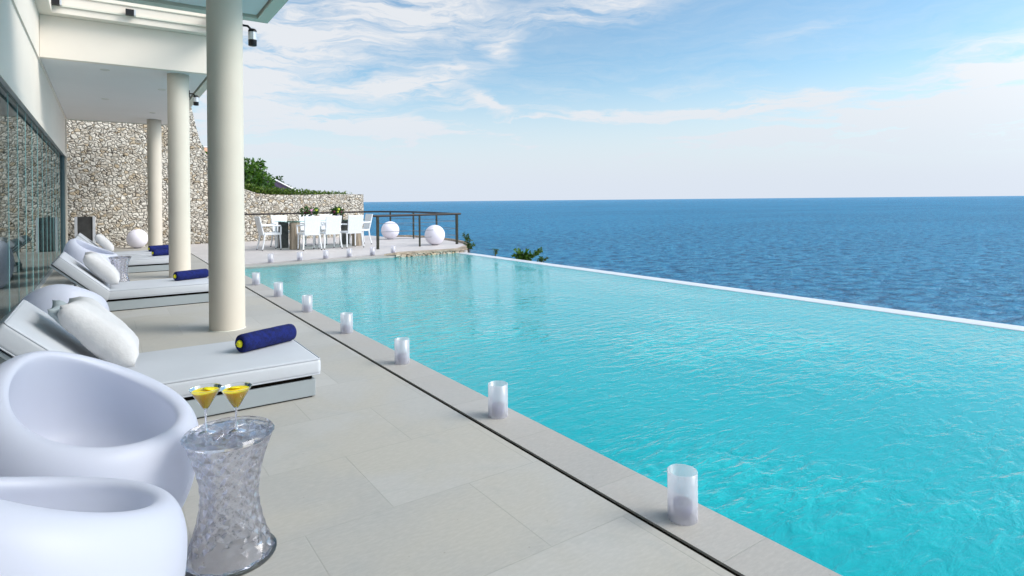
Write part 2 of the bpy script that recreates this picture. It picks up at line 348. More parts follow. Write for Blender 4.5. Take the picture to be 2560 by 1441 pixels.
# ---------------------------------------------------------------- mesh helpers
def build(name, bm, mat, parent=None, smooth=False, mods=()):
    me = bpy.data.meshes.new(name)
    bmesh.ops.recalc_face_normals(bm, faces=bm.faces)
    bm.to_mesh(me); bm.free()
    for x in (mat if isinstance(mat, (list, tuple)) else [mat]): me.materials.append(x)
    if smooth:
        me.shade_smooth()
    o = bpy.data.objects.new(name, me); C.objects.link(o)
    if parent: o.parent = parent
    for m in mods:
        if m[0] == 'BEVEL':
            b = o.modifiers.new('bevel', 'BEVEL'); b.width = m[1]; b.segments = m[2]; b.limit_method = 'ANGLE'; b.harden_normals = False
        if m[0] == 'SUBSURF':
            s = o.modifiers.new('subsurf', 'SUBSURF'); s.levels = m[1]; s.render_levels = m[1]
    return o
def empty(name, loc=(0, 0, 0), rz=0.0):
    o = bpy.data.objects.new(name, None); C.objects.link(o); o.location = loc; o.rotation_euler = (0, 0, rz); o.empty_display_size = 0.1; return o
def tag(o, label, cat, group=None, kind=None):
    if label: o['label'] = label
    if cat: o['category'] = cat
    if group: o['group'] = group
    if kind: o['kind'] = kind
    return o
def struct(o): o['kind'] = 'structure'; return o
def box(bm, x0, x1, y0, y1, z0, z1, mat=None):
    vs = [bm.verts.new((x, y, z)) for x in (x0, x1) for y in (y0, y1) for z in (z0, z1)]
    fs = [(0, 1, 3, 2), (4, 6, 7, 5), (0, 4, 5, 1), (2, 3, 7, 6), (0, 2, 6, 4), (1, 5, 7, 3)]
    for f in fs:
        fc = bm.faces.new([vs[i] for i in f])
        if mat is not None: fc.material_index = mat
    if mat is None: return vs
    return vs
def mkbox(name, x0, x1, y0, y1, z0, z1, mat, parent=None, bev=0.0, seg=3, smooth=False):
    bm = bmesh.new(); box(bm, x0, x1, y0, y1, z0, z1)
    return build(name, bm, mat, parent, smooth, [('BEVEL', bev, seg)] if bev else ())
def tube(bm, pts, r, n=8, r2=None, caps=True):
    pts = [Vector(p) for p in pts]; rings = []
    up = None
    for i, p in enumerate(pts):
        a = pts[max(0, i - 1)]; b = pts[min(len(pts) - 1, i + 1)]; tdir = (b - a).normalized()
        if up is None or abs(up.dot(tdir)) > 0.95: up = Vector((0, 0, 1)) if abs(tdir.z) < 0.9 else Vector((1, 0, 0))
        s = tdir.cross(up).normalized(); u = s.cross(tdir)
        rr = r if r2 is None else r + (r2 - r) * i / (len(pts) - 1)
        rings.append([bm.verts.new(p + (s * math.cos(2 * math.pi * k / n) + u * math.sin(2 * math.pi * k / n)) * rr) for k in range(n)])
    for i in range(len(rings) - 1):
        for k in range(n): bm.faces.new((rings[i][k], rings[i][(k + 1) % n], rings[i + 1][(k + 1) % n], rings[i + 1][k]))
    if caps:
        bm.faces.new(rings[0][::-1]); bm.faces.new(rings[-1])
def lathe(bm, prof, n=32, cap0=True, cap1=True, c=(0, 0, 0)):
    rings = []
    for r, z in prof:
        if r <= 1e-6: rings.append([bm.verts.new((c[0], c[1], c[2] + z))])
        else: rings.append([bm.verts.new((c[0] + r * math.cos(2 * math.pi * k / n), c[1] + r * math.sin(2 * math.pi * k / n), c[2] + z)) for k in range(n)])
    for a, b in zip(rings, rings[1:]):
        for k in range(n):
            k2 = (k + 1) % n
            if len(a) == 1 and len(b) == 1: continue
            if len(a) == 1: bm.faces.new((a[0], b[k], b[k2]))
            elif len(b) == 1: bm.faces.new((a[k], a[k2], b[0]))
            else: bm.faces.new((a[k], a[k2], b[k2], b[k]))
    if cap0 and len(rings[0]) > 1: bm.faces.new(rings[0][::-1])
    if cap1 and len(rings[-1]) > 1: bm.faces.new(rings[-1])
def poly_extrude(bm, pts, z0, z1):
    a = [bm.verts.new((x, y, z0)) for x, y in pts]; b = [bm.verts.new((x, y, z1)) for x, y in pts]
    bm.faces.new(a[::-1]); bm.faces.new(b)
    for i in range(len(pts)): j = (i + 1) % len(pts); bm.faces.new((a[i], a[j], b[j], b[i]))
def copy_tree(o, parent=None):
    c = o.copy(); C.objects.link(c); c.parent = parent
    for ch in list(o.children):
        copy_tree(ch, c)
    return c

# ---------------------------------------------------------------- setting
SL = 0.077                                     # the far terrace is turned a little against the house
def FE(x): return 12.575 + SL * x              # pool's far edge
WZ = -0.05
# sea
bm = bmesh.new()
Rf = 90000.0
vs = [bm.verts.new((Rf * math.cos(2 * math.pi * k / 64), Rf * math.sin(2 * math.pi * k / 64), 0)) for k in range(64)]
bm.faces.new(vs)
sea = struct(build('sea', bm, M_sea)); sea.location = (0, 0, -25)
# land under the house
bm = bmesh.new()
rows = [(-60, -0.4), (1.5, -0.45), (7.9, -1.6), (8.6, -3.0), (22, -9), (60, -26.5)]
ys = [-30 + i * 4 for i in range(24)]
g = [[bm.verts.new((x + 0.6 * noise.noise(Vector((x, y * 0.3, 0))) if x > 8 else x, y, z + (0.8 * noise.noise(Vector((x * .2, y * 0.2, 3))) if x > 8.5 else 0) - (0.6 if x < 9 else 0))) for y in ys] for x, z in rows]
for i in range(len(rows) - 1):
    for j in range(len(ys) - 1): bm.faces.new((g[i][j], g[i + 1][j], g[i + 1][j + 1], g[i][j + 1]))
struct(build('hillside', bm, M_grout, smooth=True))
# hill rising behind the stone wall
bm = bmesh.new()
hx = [-14 + i * 1.0 for i in range(26)]; hy = [22.2, 24, 27, 31, 36, 44]
def hz(x, y):
    top = max(-1.0, min(5.5, 2.4 - (x - 2.5) * 0.62))
    return -0.6 + (top + 0.2) * min(1, (y - 22) / 9.0) + .15 * noise.noise(Vector((x, y, 0)))
g = [[bm.verts.new((x, y, hz(x, y) if 0 < j < 5 else -1.2)) for j, y in enumerate(hy)] for x in hx]
for i in range(len(hx) - 1):
    for j in range(len(hy) - 1): bm.faces.new((g[i][j], g[i + 1][j], g[i + 1][j + 1], g[i][j + 1]))
struct(build('hill', bm, M_grout, smooth=True))

# deck: from the house to the drain slot
XD = 1.755
bm = bmesh.new(); poly_extrude(bm, [(-0.95, -4), (XD - 0.016, -4), (XD - 0.016, 12.95), (XD + .02, 14.0), (XD + 0.06, 20.75), (-0.95, 20.55)], -0.3, 0.0)
struct(build('deck', bm, M_deck))
# coping between slot and pool, turning along the far edge
cp = [(XD + 0.011, -4), (2.03, -4), (2.03, FE(2.03)), (7.45, FE(7.45)), (7.45, FE(7.45) + 0.30), (XD + 0.10, FE(XD) + 0.42), (XD + 0.011, FE(XD) + 0.38)]
bm = bmesh.new(); poly_extrude(bm, cp, -0.3, 0.0)
struct(build('coping', bm, M_coping))
# terrace beyond the pool
tp_ = [(XD + 0.035, FE(1.8) + 0.45), (5.75, FE(5.75) + .45), (5.75, FE(5.75) + .31), (7.45, FE(7.45) + 0.31), (8.15, 13.95), (8.75, 15.1), (9.1, 16.5), (9.25, 18.5), (8.9, 19.6), (8.3, 20.0), (8.2, 21.35), (XD + 0.08, 20.75)]
bm = bmesh.new(); poly_extrude(bm, tp_, -0.35, 0.004)
struct(build('terrace', bm, M_terrace))
bm = bmesh.new(); poly_extrude(bm, [(XD - 0.05, -4), (XD + 0.05, -4), (XD + 0.12, 20.7), (XD - 0.04, 20.7)], -0.32, -0.010)
bx_ = [(XD + .05, FE(1.8) + .3), (5.8, FE(5.8) + .28), (5.8, FE(5.8) + .5), (XD + .05, FE(1.8) + .55)]
poly_extrude(bm, bx_, -0.33, -0.012)
struct(build('drain_channel', bm, M_black))  # black fill just below the paving stands in for shade in the slot
# rough stone edge of the terrace above the water
bm = bmesh.new(); poly_extrude(bm, [(5.62, FE(5.62) - 0.02), (7.56, FE(7.56) - 0.02), (7.56, FE(7.56) + 0.4), (5.9, FE(5.9) + 0.4)], -0.5, 0.012)
e = build('terrace_edge_wall', bm, M_rubble2); tag(e, 'low rubble stone edge between the pool and the railed terrace corner', 'stone edge')
bm = bmesh.new(); poly_extrude(bm, [(5.35, FE(5.35) + 0.03), (7.62, FE(7.62) - 0.05), (8.2, 13.9), (8.1, 14.1), (7.5, FE(7.5) + 0.25), (5.9, FE(5.9) + 0.36)], 0.014, 0.05)
e2 = build('capping', bm, M_terracedge, e)
# curb along the sea side
bm = bmesh.new(); tube(bm, [(8.25, 14.05, 0.02), (8.8, 15.2, 0.02), (9.12, 16.5, 0.02), (9.28, 18.5, 0.02), (8.95, 19.6, 0.02), (8.35, 20.05, 0.02)], 0.05, 6)
struct(build('terrace_curb', bm, M_terracedge))
# retaining face under terrace
bm = bmesh.new(); poly_extrude(bm, [(7.6, 13.3), (8.1, 14.0), (8.7, 15.15), (9.0, 16.5), (9.15, 18.5), (8.8, 19.5), (8.1, 20.2), (7.6, 20.2)], -4.0, -0.36)
struct(build('terrace_footing', bm, M_rubble2))

# pool basin
bm = bmesh.new()
bp = [(2.035, -4), (7.33, -4), (7.33, FE(7.33)), (2.035, FE(2.035))]
fl = [bm.verts.new((x, y, -1.35)) for x, y in bp]; tp2 = [bm.verts.new((x, y, -0.055 if i in (1, 2) else -0.02)) for i, (x, y) in enumerate(bp)]
bm.faces.new(fl)
for i in range(4): j = (i + 1) % 4; bm.faces.new((fl[i], fl[j], tp2[j], tp2[i]))
struct(build('pool_basin', bm, M_basin))
bm = bmesh.new()
for k in range(4):
    poly_extrude(bm, [(2.04, FE(2.0) - 0.9 + k * .22), (3.9 - k * 0.35, FE(3) - 1.0 + k * 0.24), (3.9 - k * .35, FE(3.6) - .02), (2.04, FE(2.04) - .015)], -1.3, -0.95 + k * 0.28)
struct(build('pool_steps', bm, M_step))
bm = bmesh.new(); vv = [bm.verts.new((x, y, WZ)) for x, y in ((2.032, -4), (7.334, -4), (7.334, FE(7.33)), (2.032, FE(2.03)))]
bm.faces.new(vv); struct(build('pool_water', bm, M_water))
mk = mkbox('pool_weir', 7.336, 7.60, -4, FE(7.4) + .02, -1.8, -0.042, M_weir, bev=0.012); struct(mk)

# ---------------------------------------------------------------- villa
villa = tag(empty('villa', (-0.8, 11, 0)), 'cream villa with roofed colonnade, folding glass wall and overhanging flat roof', 'house')
VO = Vector((-0.8, 11, 0))
def vp(o): o.parent = villa; o.location = o.location - VO; return o
FX = -0.78
ZC = 3.5
# facade wall above the glass and the bulkhead step at ceiling level
vp(mkbox('facade_wall', -1.05, FX - 0.02, -4, 18.98, 2.56, 3.46, M_plaster))
vp(mkbox('upper_wall', -1.05, FX, -4, 19.0, 3.462, 4.6, M_plaster))
vp(mkbox('end_pier', -1.05, FX - 0.004, 18.99, 19.28, 0, 3.5, M_column))
# roof slab beyond the beam (carries the low ceiling)
def ring(bm, x0, x1, y0, y1, z0, z1, wl, wr, wn, wf):
    box(bm, x0, x0 + wl, y0, y1, z0, z1); box(bm, x1 - wr, x1, y0, y1, z0, z1)
    if wn: box(bm, x0 + wl, x1 - wr, y0, y0 + wn, z0, z1)
    if wf: box(bm, x0 + wl, x1 - wr, y1 - wf, y1, z0, z1)
XE = 1.66
roof_f = vp(mkbox('ceiling', FX + .004, XE - 0.16, 11.42, 19.28, ZC, ZC + 0.2, M_soffit))
bm = bmesh.new(); box(bm, XE - 0.13, XE, 11.3, 19.32, ZC - 0.02, ZC + 0.75); box(bm, FX + .004, XE - .13, 19.282, 19.32, ZC - .02, ZC + .75)
vp(build('fascia', bm, M_fascia))
bm = bmesh.new(); box(bm, XE - 0.159, XE - 0.131, 11.42, 19.28, ZC + .03, ZC + .06)
vp(build('shadow_gap', bm, M_gapshade))  # dark strip filling the gap as painted shadow
vp(mkbox('beam', FX + 0.002, XE - 0.135, 11.30, 11.415, ZC - 0.012, 4.13, M_plaster, bev=0.006))
vp(mkbox('roof_slab', FX - 0.3, XE - 0.131, 11.417, 19.281, ZC + .21, ZC + .72, M_plaster))
# slab with the skylight opening between the two roofs
ZT = 4.132
bm = bmesh.new(); ring(bm, FX + .002, XE - 0.02, 7.2, 11.41, ZT, ZT + 0.34, 0.16, 0.14, 0.0, 0.30)
vp(build('skylight_surround', bm, M_plaster))
bm = bmesh.new(); box(bm, FX + .18, XE - .19, 11.085, 11.107, ZT + 0.10, ZT + 0.125); box(bm, FX + .18, XE - .19, 11.09, 11.107, ZT + 0.26, ZT + 0.275)
vp(build('cable_duct', bm, M_fascia))
bm = bmesh.new()
for x in (-0.6 + i * 0.75 for i in range(3)): box(bm, x, x + 0.03, 7.3, 11.1, ZT + 0.30, ZT + 0.335)
# near roof
vp(mkbox('ceiling', FX + .004, XE - 0.15, -4, 7.50, ZC, ZC + 0.2, M_soffit))
bm = bmesh.new(); box(bm, XE - 0.13, XE + .01, -4, 7.68, ZC - 0.03, ZC + 0.75); box(bm, FX + .004, XE - .13, 7.54, 7.68, ZC - .03, ZC + .75)
bm2 = bm; vp(build('fascia', bm2, M_fascia))
bm.free() if False else None
bm = bmesh.new(); box(bm, XE - 0.149, XE - 0.131, -4, 7.5, ZC + .03, ZC + .06); box(bm, FX + .01, XE - .131, 7.501, 7.539, ZC + .03, ZC + .06)
vp(build('shadow_gap', bm, M_gapshade))
vp(mkbox('roof_slab', FX - 0.3, XE - 0.131, -4, 7.52, ZC + .21, ZC + .72, M_plaster))
# columns
for (x, y) in ((1.02, 6.58), (1.075, 11.72), (1.115, 18.35)):
    bm = bmesh.new(); lathe(bm, [(0.166, 0), (0.166, 0.012), (0.1665, 0.02), (0.1665, 3.3), (0.1665, ZC + 0.003)], 48)
    o = build('column', bm, M_column, smooth=False); o.location = (x, y, 0)
    for p_ in o.data.polygons: p_.use_smooth = len(p_.vertices) == 4
    vp(o)
    bm = bmesh.new(); lathe(bm, [(0.167, 0.001), (0.173, 0.001), (0.1675, 0.009)], 40, False, False); vp(build('base_seal', bm, M_fascia)).location += Vector((x, y, 0))
# interior
vp(mkbox('interior_floor', -7, -0.96, -4, 19.0, -0.3, -0.002, M_deck))
vp(mkbox('interior_ceiling', -7, -1.06, -4, 19.0, 2.9, 3.05, M_soffit))
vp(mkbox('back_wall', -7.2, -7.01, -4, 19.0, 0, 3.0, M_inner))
# glass wall
gw = tag(empty('glass_wall', (-0.86, 12, 0)), 'long folding glass wall of frameless panels facing the loungers', 'glass wall')
GO = Vector((-0.86, 12, 0))
def gp(o): o.parent = gw; o.location = o.location - GO; return o
GX = -0.86
bm = bmesh.new()
box(bm, GX - .055, GX + .075, 3.0, 18.98, 2.50, 2.558)
gp(build('top_track', bm, M_alu))
gp(mkbox('track_groove', GX - .012, GX + .02, 3.0, 18.9, 2.492, 2.4995, M_tealpost))
gp(mkbox('top_trim', GX + .077, GX + .083, 3.0, 18.98, 2.47, 2.57, M_plaster))
gp(mkbox('bottom_track', GX - .05, GX + .05, 3.0, 18.98, -.01, 0.012, M_alu, bev=.003))
gp(mkbox('end_post', GX - .05, GX + .05, 18.60, 18.98, 0.013, 2.50, M_tealpost))
yk = [3.2 + 0.872 * i for i in range(18)]
for i, y in enumerate(yk[:-1]):
    o = gp(mkbox('glass_panel', GX - .005, GX + .005, y + .006, y + .866, 0.02, 2.49, M_pane))
    o2 = mkbox('panel_edge', GX - .008, GX + .008, y - .009, y + .004, 0.02, 2.49, M_paneedge); gp(o2)
gp(mkbox('glass_panel', GX - .005, GX + .005, yk[-1] + .006, 18.59, 0.02, 2.49, M_pane))

# spot lamps fixed to the columns, recessed lights in the ceiling
def spot(x, y, z, label):
    e = tag(empty('spot_lamp', (x, y, z)), label, 'lamp', 'spot lamps on the columns')
    bm = bmesh.new(); box(bm, -0.025, 0.0, -0.035, 0.035, -0.06, 0.06); tube(bm, [(0, 0, 0.01), (0.055, 0, 0.01), (0.085, 0, -0.02)], 0.012, 6)
    build('bracket', bm, M_lampblack, e)
    bm = bmesh.new(); lathe(bm, [(0.038, -0.19), (0.042, -0.185), (0.042, -0.03), (0.03, -0.015)], 16, c=(0.10, 0, 0))
    build('lamp_head', bm, M_lampblack, e, smooth=True)
    bm = bmesh.new(); lathe(bm, [(0.0435, -0.13), (0.0435, -0.05)], 16, False, False, c=(0.101, 0, 0)); build('collar', bm, M_lampwhite, e)
spot(1.19, 6.62, 3.10, 'black cylinder spot lamp on the front column')
spot(1.245, 11.70, 3.18, 'black cylinder spot lamp on the second column')
for i, (x, y, l) in enumerate(((0.03, 11.9, 'faint recessed ceiling light nearest the beam'), (0.04, 15.2, 'faint recessed ceiling light midway along the ceiling by the wall'), (0.95, 13.4, 'recessed ceiling light just left of the second column head'), (1.0, 16.9, 'farthest recessed ceiling light before the third column'))):
    e = tag(empty('recessed_light', (x, y, ZC)), l, 'ceiling light', 'recessed lights in the ceiling')
    bm = bmesh.new(); lathe(bm, [(0.05, -0.006), (0.065, -0.006), (0.067, 0.0)], 20, False, False); build('ring', bm, M_fascia, e)
    bm = bmesh.new(); lathe(bm, [(0.049, -0.003), (0.0, -0.002)], 20, False, False); build('lens', bm, M_lampwhite, e)
for (x, l) in ((0.36, 'small black box light mid way along the skylight edge'), (-0.57, 'small black box light in the left corner of the skylight')):
    e = tag(empty('box_light', (x, 11.08, ZT + .15)), l, 'lamp', 'box lights under the skylight')
    bm = bmesh.new(); box(bm, -0.06, 0.05, -0.09, 0.0, -0.05, 0.035); build('housing', bm, M_lampblack, e)
    bm = bmesh.new(); box(bm, 0.052, 0.075, -0.09, 0.0, -0.05, 0.035); build('end_cap', bm, M_lampwhite, e)

# ---------------------------------------------------------------- stone boundary wall
bm = bmesh.new()
top = [(-8, 5.6), (1.9, 5.2), (2.22, 4.5), (2.32, 4.05), (2.40, 3.65), (2.50, 3.25), (2.64, 2.90), (2.85, 2.58), (3.1, 2.25), (3.4, 1.97), (3.8, 1.72), (4.15, 1.60), (4.45, 1.545), (4.9, 1.53), (7.93, 1.55)]
N = []
for (x0, z0), (x1, z1) in zip(top, top[1:]):
    k = max(1, int(abs(x1 - x0) / 0.25))
    for i in range(k):
        f = i / k; N.append((x0 + (x1 - x0) * f, z0 + (z1 - z0) * f))
N.append(top[-1])
pts = []
for x, z in N: pts.append((x, z + 0.035 * noise.noise(Vector((x * 6, 0, 0)))))
def WY(x): return 20.78 + 0.055 * x
fa = [bm.verts.new((x, WY(x), z)) for x, z in pts]; fb = [bm.verts.new((x, WY(x), -0.4)) for x, z in pts]
ba = [bm.verts.new((x, WY(x) + .5, z)) for x, z in pts]; bb = [bm.verts.new((x, WY(x) + .5, -0.4)) for x, z in pts]
for i in range(len(pts) - 1):
    bm.faces.new((fa[i], fb[i], fb[i + 1], fa[i + 1])); bm.faces.new((ba[i], ba[i + 1], bb[i + 1], bb[i])); bm.faces.new((fa[i], fa[i + 1], ba[i + 1], ba[i]))
bm.faces.new((fa[0], ba[0], bb[0], fb[0])); bm.faces.new((fa[-1], fb[-1], bb[-1], ba[-1]))
tag(build('stone_wall', bm, M_rubble), 'tall cream rubble stone wall sweeping down to a low wall behind the dining table', 'wall')

# ---------------------------------------------------------------- vegetation
def leaves(bm, c, rad, n, size, shape=None, flat=1.0):
    for _ in range(n):
        while True:
            p = Vector((random.uniform(-1, 1), random.uniform(-1, 1), random.uniform(-1, 1)))
            if p.length <= 1: break
        if p.length > 0.01: p = p.normalized() * (p.length ** 0.5)
        q = Vector((c[0] + p.x * rad[0], c[1] + p.y * rad[1], c[2] + p.z * rad[2]))
        if shape and not shape(q): continue
        leaf(bm, q, size * random.uniform(0.6, 1.3))
def leaf(bm, q, s, dirv=None):
    a = dirv or Vector((random.gauss(0, 1), random.gauss(0, 1), random.gauss(0.3, 1))).normalized()
    b = a.cross(Vector((random.gauss(0, 1), random.gauss(0, 1), random.gauss(0, 1)))).normalized()
    n = a.cross(b)
    v = [bm.verts.new(q), bm.verts.new(q + a * s * 0.5 + b * s * 0.27 + n * s * 0.05), bm.verts.new(q + a * s), bm.verts.new(q + a * s * 0.5 - b * s * 0.27 + n * s * 0.05)]
    bm.faces.new(v)
def bush(name, label, cat, base, clumps, size, mat, trunk_r=0.05, group=None):
    e = tag(empty(name, base), label, cat, group)
    bm = bmesh.new()
    for (x, y, z, r, n) in clumps: leaves(bm, (x - base[0], y - base[1], z - base[2]), (r, r, r * 0.8), n, size)
    build('crown', bm, mat, e)
    bm = bmesh.new()
    cl = sorted(clumps, key=lambda c: -c[3])[:5]
    for (x, y, z, r, n) in cl:
        q = Vector((x - base[0], y - base[1], z - base[2]))
        tube(bm, [(0, 0, 0), q * 0.45 + Vector((0, 0, .05)), q], trunk_r, 6, trunk_r * 0.3)
    build('trunk', bm, M_trunk, e)
    return e
bush('tree', 'bushy green tree rising behind the curve of the stone wall', 'tree', (4.6, 25, 0.6),
     [(x_, y_, z_ - 0.16, r_, n_) for (x_, y_, z_, r_, n_) in [(4.3, 24.6, 2.35, 0.75, 800), (4.95, 24.8, 2.2, 0.6, 600), (5.05, 25.0, 2.75, 0.26, 120), (5.12, 25.0, 3.0, 0.14, 40), (4.0, 24.5, 1.6, 0.8, 700), (4.6, 24.7, 2.8, 0.4, 240),
      (5.2, 24.6, 1.8, 0.5, 450), (3.3, 25, 2.6, 0.9, 700), (4.9, 24.2, 1.5, 0.55, 500)]], 0.16, M_leaf, 0.09)
bush('shrub', 'dark green shrub sloping down to the right behind the purple roof', 'shrub', (7.7, 33.5, 0.4),
     [((x_) * 1.24, 33.5, 1.27 + (z_ - 1.27) * 1.24 - .12, r_ * 1.24, n_) for (x_, y_, z_, r_, n_) in [(5.7, 27, 2.45, 0.3, 200), (6.05, 27, 2.2, 0.34, 260), (6.45, 27, 2.0, 0.3, 220), (6.3, 27.1, 2.42, 0.12, 30), (6.8, 27, 1.75, 0.3, 220), (7.2, 27, 1.55, .3, 200), (5.3, 27.2, 2.5, .5, 260)]], 0.14, M_leafd, 0.05)
bush('shrub', 'dark shrub beside the tall wall under the orange roof', 'shrub', (2.9, 24, 0.8),
     [(2.95, 24, 2.75, 0.25, 160), (3.05, 24, 2.4, 0.35, 260), (2.95, 24, 3.3, 0.08, 14)], 0.11, M_leafd, 0.04)
# creeping plants on top of the low wall
e = tag(empty('hedge', (5.2, 21.5, 1.5)), 'low ragged hedge growing along the top of the low stone wall', 'hedge')
bm = bmesh.new()
for i in range(60):
    f = i / 59; x = 3.75 + 3.7 * f
    hgt = 0.24 * (1 - f) ** 1.6 + 0.04 + 0.05 * random.random()
    zt = 1.62 if x < 4.2 else 1.55
    leaves(bm, (x - 5.2, random.uniform(0.0, 0.35), zt - 1.5 + hgt * 0.4), (0.16, 0.2, hgt * 0.75), int(60 * (1 - f) + 16), 0.10 - .03 * f)
build('crown', bm, M_hedge, e)
# plants behind the infinity edge
def sprig(label, x, y, z, h, lean, n, spread=0.1, mat=None, size=.07):
    e = tag(empty('seaside_plant', (x, y, z - 0.9)), label, 'plant', 'plants growing up behind the pool edge')
    bm = bmesh.new(); bs = bmesh.new()
    for k in range(n):
        a = random.uniform(-1, 1); L = h * random.uniform(0.55, 1.0) if k else h
        tip = Vector((lean * L + a * spread * Rv.x * 2, a * spread * Rv.y * 2, 0.9 + L))
        mid = Vector((tip.x * 0.3, tip.y * .3, 0.9 + L * .3))
        tube(bs, [(0, 0, 0), mid, tip], 0.012, 5, 0.004)
        for j in range(16):
            f = j / 15; p = mid.lerp(tip, f)
            if p.z > 0.82:
                for _ in range(2): leaf(bm, p + Vector((random.gauss(0, .015), random.gauss(0, .015), 0)), size * random.uniform(.7, 1.2))
    build('foliage', bm, mat or M_leafd, e); build('stem', bs, M_trunk, e)
sprig('upright dark sprig at the tip of the terrace stone edge', 7.75, 13.25, -0.03, 0.30, 0.35, 4, 0.07)
sprig('dark leafy sprig behind the farther globe lamp and rail post', 8.9, 15.3, 0.02, 0.28, -0.2, 3, 0.04)
sprig('tiny dark sprig alone behind the pool edge', 7.85, 12.15, -0.06, 0.14, 0.2, 2, 0.03, size=.05)
sprig('small low sprig right of the leafy bush at the pool edge', 8.0, 10.45, -0.12, 0.13, 0.1, 4, 0.06, size=.05)
sprig('largest leafy green bush leaning right behind the pool edge', 7.85, 10.95, -0.17, 0.31, 0.48, 18, 0.16, M_leaf, .08)

# neighbours' roofs on the hill
def house(label, x, y, z, L, Wd, pitch, rm, rz):
    e = tag(empty('house', (x, y, z), rz), label, 'house')
    mkbox('wall', -L / 2 + .3, L / 2 - .3, -Wd / 2 + .3, Wd / 2 - .3, -3.5, 0.0, M_housewall, e)
    bm = bmesh.new()
    a = [bm.verts.new(p) for p in ((-L / 2, -Wd / 2, 0), (L / 2, -Wd / 2, 0), (L / 2, Wd / 2, 0), (-L / 2, Wd / 2, 0), (-L / 2 + .2, 0, pitch), (L / 2 - .2, 0, pitch))]
    for f in ((0, 1, 5, 4), (2, 3, 4, 5), (0, 4, 3), (1, 2, 5), (0, 3, 2, 1)): bm.faces.new([a[i] for i in f])
    build('roof', bm, rm, e)
    bm = bmesh.new(); tube(bm, [(L / 2, Wd / 2, .02), (L / 2 - .2, 0, pitch + .02), (-L / 2 + .2, 0, pitch + .02)], 0.05, 6); build('ridge', bm, M_screenframe, e)
house('house with dark purple roof half hidden behind the tree', 5.75, 31.2, 1.62, 3.4, 4.6, 1.25, M_rooftile, R(-90))
house('house with orange tiled roof behind the tall stone wall', 3.55, 38, 3.8, 3.2, 3, 0.7, M_rooftile2, R(10))

# ---------------------------------------------------------------- railing
rl = tag(empty('railing', (7.3, 15.1, 0)), 'dark railing with wooden top rail and thin steel cables round the terrace corner', 'railing')
RO = Vector((7.3, 15.1, 0))
def rp(name, bm, m):
    for v in bm.verts: v.co -= RO
    return build(name, bm, m, rl, smooth=False)
P = [Vector((5.99, 15.0, 0)), Vector((7.27, 15.12, 0)), Vector((8.52, 15.23, 0))]
ZR = 0.89
bm = bmesh.new(); tube(bm, [(5.86, 14.98, ZR), (8.66, 15.245, ZR)], 0.03, 8); rp('top_rail', bm, M_rail)
side = [Vector((8.52, 15.23, ZR)), Vector((8.72, 16.9, ZR + .005)), Vector((8.62, 18.4, ZR + .02)), Vector((8.36, 19.75, ZR + .02))]
bm = bmesh.new(); tube(bm, side + [Vector((8.2, 20.3, ZR + .02)), Vector((7.5, 20.55, ZR + .02))], 0.028, 8); rp('top_rail', bm, M_rail)
bm = bmesh.new(); tube(bm, [(7.5, 20.55, ZR + .02), (6.0, 20.52, ZR + .015), (3.2, 20.45, ZR + .01), (2.6, 20.42, ZR + .01)], 0.026, 8); rp('top_rail', bm, M_rail)
for i, p in enumerate(P):
    bm = bmesh.new(); r = 0.03 if i != 1 else 0.02; box(bm, p.x - r, p.x + r, p.y - r, p.y + r, 0.0, ZR - .02); rp('post', bm, M_post)
for p in (side[1], side[2], side[3], Vector((6.9, 20.54, ZR)), Vector((4.9, 20.5, ZR)), Vector((3.0, 20.44, ZR))):
    bm = bmesh.new(); box(bm, p.x - .022, p.x + .022, p.y - .022, p.y + .022, 0, ZR - .01); rp('post', bm, M_post)
for z in (0.26, 0.46, 0.68):
    bm = bmesh.new(); tube(bm, [(5.99, 15.0, z), (7.27, 15.12, z - .01), (8.52, 15.23, z)], 0.0065, 5)
    tube(bm, [(s.x, s.y, z) for s in side], 0.0065, 5); rp('cable', bm, M_cable)

# ---------------------------------------------------------------- globe lamps
def globe(x, y, r, label):
    e = tag(empty('globe_lamp', (x, y, 0.0)), label, 'lamp', 'white globe floor lamps')
    bm = bmesh.new(); prof = [(0.0, 0.004)] + [(r * math.sin(a), r - r * math.cos(a) + 0.004) for a in [math.pi * k / 28 for k in range(2, 28)]] + [(0.0, 2 * r + 0.004)]
    lathe(bm, prof, 48); build('globe', bm, M_sphere, e, smooth=True)
    bm = bmesh.new(); lathe(bm, [(0.09, 0.0), (0.09, 0.014), (0.07, 0.02)], 20); build('foot', bm, M_rubber, e)
globe(7.86, 15.35, 0.29, 'white globe lamp just behind the middle railing post')
globe(7.93, 18.75, 0.30, 'white globe lamp farther back beside the thick left railing post')
globe(0.78, 20.1, 0.27, 'white globe lamp against the tall stone wall left of the column')

# dark standing panel by the wall
e = tag(empty('standing_panel', (-0.44, 20.3, 0)), 'tall charcoal panel between pale side posts standing against the stone wall', 'panel')
mkbox('panel', -0.17, 0.17, -0.02, 0.02, 0.05, 0.93, M_screen, e)
for s in (-1, 1): mkbox('side_post', s * .205 - .032, s * .205 + .032, -0.05, 0.05, 0, 0.93, M_screenframe, e, bev=.004)
mkbox('box_body', -0.17, 0.17, 0.022, .09, 0, 0.9, M_screen, e)

